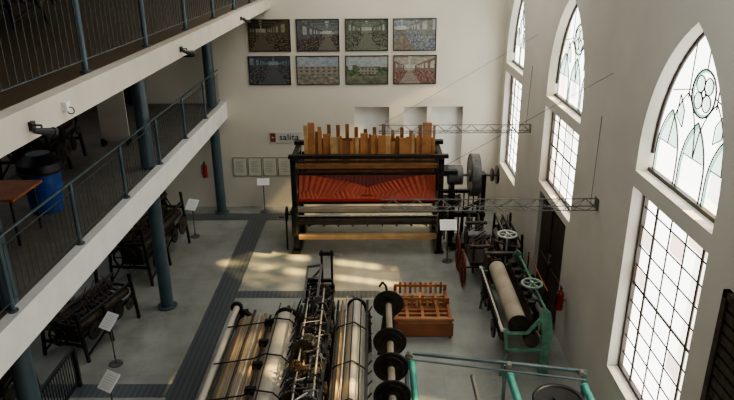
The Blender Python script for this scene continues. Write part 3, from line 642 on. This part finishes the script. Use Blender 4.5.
part(T,'heddle_frame',B().box(2.68,9.7,.85,2.71,11.8,1.18),'wooddk'); part(T,'heddle_frame',B().box(2.78,9.7,.85,2.81,11.8,1.22),'iron')
part(T,'side_rail',B().box(2.14,9.55,.92,2.19,11.95,.96),'clothgrey'); part(T,'side_rail',B().rod((2.93,9.6,1.22),(2.93,11.95,1.22),.025),'green')
part(T,'hand_wheel',B().wheel((2.84,10.45,1.36),(0,0,1),.2,5,.024,.014,.035).rod((2.84,10.45,.52),(2.84,10.45,1.36),.02),'palegreen')
part(T,'hand_wheel',B().wheel((2.72,12.2,1.55),(0,0,1),.21,5,.024,.014,.035).rod((2.72,12.2,0),(2.72,12.2,1.55),.02),'palegrey','pale grey handwheel')
b=B().box(2.3,11.95,0,2.36,12.4,1.15).box(2.92,11.95,0,2.98,12.4,1.2).box(2.28,12.1,1.1,3.0,12.2,1.17).box(2.3,12.3,.5,2.98,12.36,.58)
b.path([(2.35,12.3,1.15),(2.5,12.35,1.35),(2.72,12.2,1.3),(2.95,12.3,1.2)],.022)
part(T,'rear_frame',b,'iron2')
for c_,R in (((2.12,11.3,.7),.15),((2.12,10.1,.65),.17),((3.10,10.0,.75),.2),((3.09,10.6,.95),.15),((3.09,11.3,.9),.18),((2.12,10.7,.78),.12)): part(T,'gear',B().gear(c_,(1,0,0),R,.04,22),'iron')
for i in range(16): part(T,'lever',B().rod((2.2,9.8+i*.125,.6),(2.13,9.85+i*.125,1.02),.011,6),'iron')
for i in range(14): part(T,'picker_arm',B().path([(2.66,9.85+i*.145,1.14),(2.8,9.88+i*.145,1.26+.1*rn.random()),(2.93,9.85+i*.145,1.2)],.012,6),'iron2' if i%2 else 'iron')
for i in range(6): part(T,'cam_box',B().box(2.68,9.95+i*.3,1.12,2.8,10.07+i*.3,1.24+.06*rn.random()),'iron')
# ---------------------------------------------------------------- turquoise machine
T=thing('turquoise_roller_machine','long low teal-grey bar frame with turquoise painted rollers','machine',(1.85,7.6,0))
for x,yt in ((.58,8.60),(2.05,8.25),(3.1,8.0)):
    part(T,'turquoise_roller',B().rod((x,5.6,.94),(x,yt,.94),.055,20).disc((x,yt+.02,.94),(0,1,0),.065,.04),'turq')
fr=B().beam((.5,8.78,1.03),(3.2,8.27,1.03),.05,.04).rod((.55,8.64,1.0),(3.15,8.1,1.0),.018)
for x,y in ((.5,8.72),(2.0,8.42),(3.15,8.2)): fr.box(x-.025,y-.025,0,x+.025,y+.025,1.05)
for x in (.5,3.15): fr.box(x-.02,5.6,.82,x+.02,8.2 if x>1 else 8.72,.87).box(x-.03,5.6,0,x+.03,5.66,1.0)
part(T,'machine_frame',fr,'steelblue')
part(T,'cloth_roller',B().rod((1.5,5.7,.86),(1.5,8.4,.86),.035),'greyiron')
for c_ in ((2.05,8.42,1.03),(3.1,8.22,1.03),(.55,8.7,1.02)): part(T,'joint_clamp',B().disc(c_,(0,1,0),.05,.08),'greyiron')
part(T,'large_wheel',B().ring((2.62,7.66,.98),(0,0,1),.34,.035,36).disc((2.62,7.66,.97),(0,0,1),.33,.03,36).disc((2.62,7.66,.98),(0,0,1),.09,.12,16).rod((2.62,7.66,0),(2.62,7.66,.95),.04),'black','dark solid wheel')
# ---------------------------------------------------------------- dark machines
def oldmachine(name,label,loc,rz,sx,sy,h,seed,mt='iron'):
    T=thing(name,label,'machine',loc,None,rz); r=random.Random(seed); b=B()
    X,Y=sx/2,sy/2
    for y in (-Y,-Y*.1,Y):
        for x in (-X,X): b.beam((x,y,0),(x*.8,y,h*(.8 if abs(y)<Y else 1)),.05,.05)
        b.box(-X,y-.02,h*.3,X,y+.02,h*.3+.05).box(-X*.85,y-.02,h*.7,X*.85,y+.02,h*.7+.05)
    for x in (-X,X):
        b.box(x*.92-.02,-Y,h*.5,x*.92+.02,Y,h*.5+.06)
        b.beam((x*.95,-Y,.1),(x*.9,Y,h*.6),.03,.03)
    b.box(-X*.88,-Y,h*.95,-X*.8,Y,h).box(X*.78,-Y,h*.78,X*.86,Y,h*.83)
    part(T,'machine_frame',b,mt,local=True)
    part(T,'machine_body',B().box(-X*.55,-Y*.85,h*.3,X*.5,Y*.8,h*.56).box(-X*.3,-Y*.6,h*.56,X*.2,Y*.7,h*.68),'wooddk',local=True)
    for x,z,q,mm in ((-X*.6,h*.62,.08,'clothdk'),(X*.5,h*.60,.10,'wooddk'),(0,h*.95,.035,'iron2'),(-X*.2,h*.70,.08,'iron')): part(T,'roller',B().rod((x,-Y,z),(x,Y,z),q,14),mm,local=True)
    for k in range(4): part(T,'gear',B().gear((X+.04,-Y*.7+k*Y*.45,h*(.35+.2*r.random())),(1,0,0),h*(.09+.09*r.random()),.035,20),'iron2' if k%2 else 'iron',local=True)
    part(T,'drive_wheel',B().wheel((-X*.1,-Y-.06,h*.5),(0,1,0),h*.2,6,.025,.014,.05),'iron',local=True)
    s=B(); n=int(sy/.07)
    for i in range(n):
        y=-Y+i*.07+.03; s.rod((X*.6,y,h*.6),(0.1*r.uniform(-1,1),y+.1*r.uniform(-1,1),h*(.8+.25*r.random())),.009,5); s.rod((-X*.8,y,h*.55),(-X*.2,y+.1*r.uniform(-1,1),h*(.75+.3*r.random())),.009,5)
    for i in range(n//2): y=-Y+i*.14+.05; s.box(-X*.5,y,h*.66,X*.45,y+.03,h*.69)
    part(T,'spindle_rods',s,'iron2',local=True)
    return T
oldmachine('old_spinning_machine','dark tangled old iron spinning machine under the gallery',(-5.35,14.1,0),-.1,.95,2.3,1.4,1)
oldmachine('old_weaving_machine','low dark old weaving frame with spindly legs under the gallery',(-5.5,10.9,0),-.25,.95,1.6,1.0,2)
oldmachine('old_carding_machine','dark iron carding frame under the gallery',(-6.3,8.4,0),.1,1.1,1.7,1.25,3)
oldmachine('old_reeling_machine','dark iron reeling frame standing near the window wall',(3.03,13.6,0),0,.45,1.3,1.2,4)
T=thing('spindle_rack','dark metal rack with thin vertical rods','rack',(-5.1,8.6,0))
b=B()
for y in (7.7,9.3): b.box(-5.13,y-.03,0,-5.07,y+.03,.8)
b.box(-5.12,7.7,.74,-5.08,9.3,.8).box(-5.12,7.7,.1,-5.08,9.3,.15)
for i in range(20): b.rod((-5.1,7.75+i*.08,.12),(-5.1,7.75+i*.08,.76),.009,5)
part(T,'rack_frame',b,'iron')
def stand(x,y,rz,h,w,d,lab='white tilted information panel on a thin metal stand'):
    T=thing('information_stand',lab,'information stand',(x,y,0),'information stands by the machines',rz)
    part(T,'base_plate',B().rod((0,0,0),(0,0,.02),.12,20),'greyiron',local=True)
    part(T,'pole',B().rod((0,0,.02),(0,0,h-.04),.014,8),'greyiron',local=True)
    a=math.radians(40); P=B(); c=Vector((0,0,h))
    u=Vector((1,0,0)); v=Vector((0,math.cos(a),math.sin(a))); n=u.cross(v)
    vs=[c+u*i*w/2+v*j*d/2+n*k*.008 for k in(-1,1) for i,j in((-1,-1),(1,-1),(1,1),(-1,1))]
    P.add(vs,[(0,3,2,1),(4,5,6,7),(0,1,5,4),(1,2,6,5),(2,3,7,6),(3,0,4,7)]); part(T,'panel',P,'paper',local=True)
    q=B()
    for j in range(6):
        cc2=c+v*(-d*.36+d*.13*j)+n*.010; ln=w*.36
        q.add([cc2+u*s1*ln+v*s2*.004 for s1,s2 in((-1,-1),(1,-1),(1,1),(-1,1))],[(0,1,2,3)])
    part(T,'printed_lines',q,'plaque',local=True)
stand(-4.72,9.95,-.5,.9,.28,.32); stand(-4.05,8.2,-.5,.92,.28,.30); stand(-4.72,15.6,-.3,.9,.30,.32); stand(-3.15,17.35,.1,.9,.34,.22); stand(1.74,14.1,0,.95,.40,.28)
# ---------------------------------------------------------------- gallery objects
T=thing('waste_bin','blue plastic barrel bin with black domed lid','bin',(-5.35,9.85,3.08))
x,y=-5.35,9.85
part(T,'bin_body',B().rod((x,y,3.08),(x,y,3.74),.25,28,.3).ring((x,y,3.5),(0,0,1),.285,.015),'blue')
part(T,'bin_lid',B().rod((x,y,3.74),(x,y,3.90),.34,28,.33).rod((x,y,3.90),(x,y,4.04),.33,28,.18).ring((x,y,3.76),(0,0,1),.34,.02),'black')
T=thing('orange_table','orange table on dark legs on the gallery floor','table',(-5.5,8.6,3.08))
part(T,'table_top',B().box(-6.3,8.35,3.78,-5.0,9.2,3.82),'orange',bevel=.01)
for x in(-6.2,-5.1):
    for y in (8.45,9.1): part(T,'leg',B().rod((x,y,3.08),(x,y,3.78),.02),'black')
T=thing('display_panel','tall pale exhibition panel on the gallery','display panel',(-5.6,13.6,3.08))
part(T,'panel_board',B().box(-5.9,13.58,3.2,-5.3,13.62,4.7),'clothgrey'); part(T,'panel_leg',B().box(-5.9,13.5,3.08,-5.85,13.7,3.25),'iron'); part(T,'panel_leg',B().box(-5.35,13.5,3.08,-5.3,13.7,3.25),'iron')
oldmachine('old_winding_machine','dark winding frame standing on the gallery',(-6.4,12.0,3.08),.1,1.0,1.6,1.2,8)
oldmachine('old_warping_machine','dark warping frame on the upper gallery floor',(-6.6,12.2,5.86),.1,1.3,3.0,1.1,9)
oldmachine('old_combing_machine','dark combing frame on the upper gallery floor',(-5.4,7.6,5.86),.1,.9,2.0,.6,10)
T=thing('door_barrier','orange barrier rail on thin posts beside the door','barrier',(3.3,11.2,0))
for y in (10.95,12.6): part(T,'post',B().rod((3.3,y,0),(3.3,y,.95),.015).rod((3.3,y,0),(3.3,y,.02),.1,16),'iron')
part(T,'strap',B().rod((3.3,10.95,.9),(3.3,12.6,.9),.012),'orange')
# ---------------------------------------------------------------- lights
w=bpy.data.worlds.new('World'); S.world=w; w.use_nodes=True
bg=w.node_tree.nodes['Background']; bg.inputs[0].default_value=(.9,.95,1,1); bg.inputs[1].default_value=2.4
sd=bpy.data.lights.new('sun','SUN'); sd.energy=44; sd.angle=math.radians(1.6); sd.color=(1,.78,.42)
so=bpy.data.objects.new('sun',sd); COL.objects.link(so)
so.rotation_euler=Vector((-5.5,1.5,-4.5)).to_track_quat('-Z','Y').to_euler()
def area(loc,sx,sy,p,col,rot=(0,0,0)):
    l=bpy.data.lights.new('fill_light','AREA'); l.shape='RECTANGLE'; l.size=sx; l.size_y=sy; l.energy=p; l.color=col
    o=bpy.data.objects.new('fill_light',l); o.location=loc; o.rotation_euler=rot; COL.objects.link(o)
area((.6,14.3,8.8),4,5,230,(1,.98,.94)); area((.6,5,8.8),4,6,180,(.95,.98,1))  # unseen fill lights added overhead to brighten hall and end wall
area((-7,11,5.5),2,9,20,(.9,.95,1)); area((-6.6,12,2.6),2,9,26,(.92,.96,1))  # unseen fill added beneath both galleries to lift the dark left side
try: S.view_settings.look='AgX - Medium High Contrast'
except Exception: pass
# ---------------------------------------------------------------- camera
cd=bpy.data.cameras.new('camera'); cd.lens=650/734*36; cd.sensor_width=36; cd.clip_end=100
co=bpy.data.objects.new('camera',cd); COL.objects.link(co)
co.matrix_world=Matrix.Translation((0,0,7))@Matrix.Rotation(math.radians(.7),4,'Z')@Matrix.Rotation(math.radians(69),4,'X')@Matrix.Rotation(math.radians(-.5),4,'Z')
S.camera=co
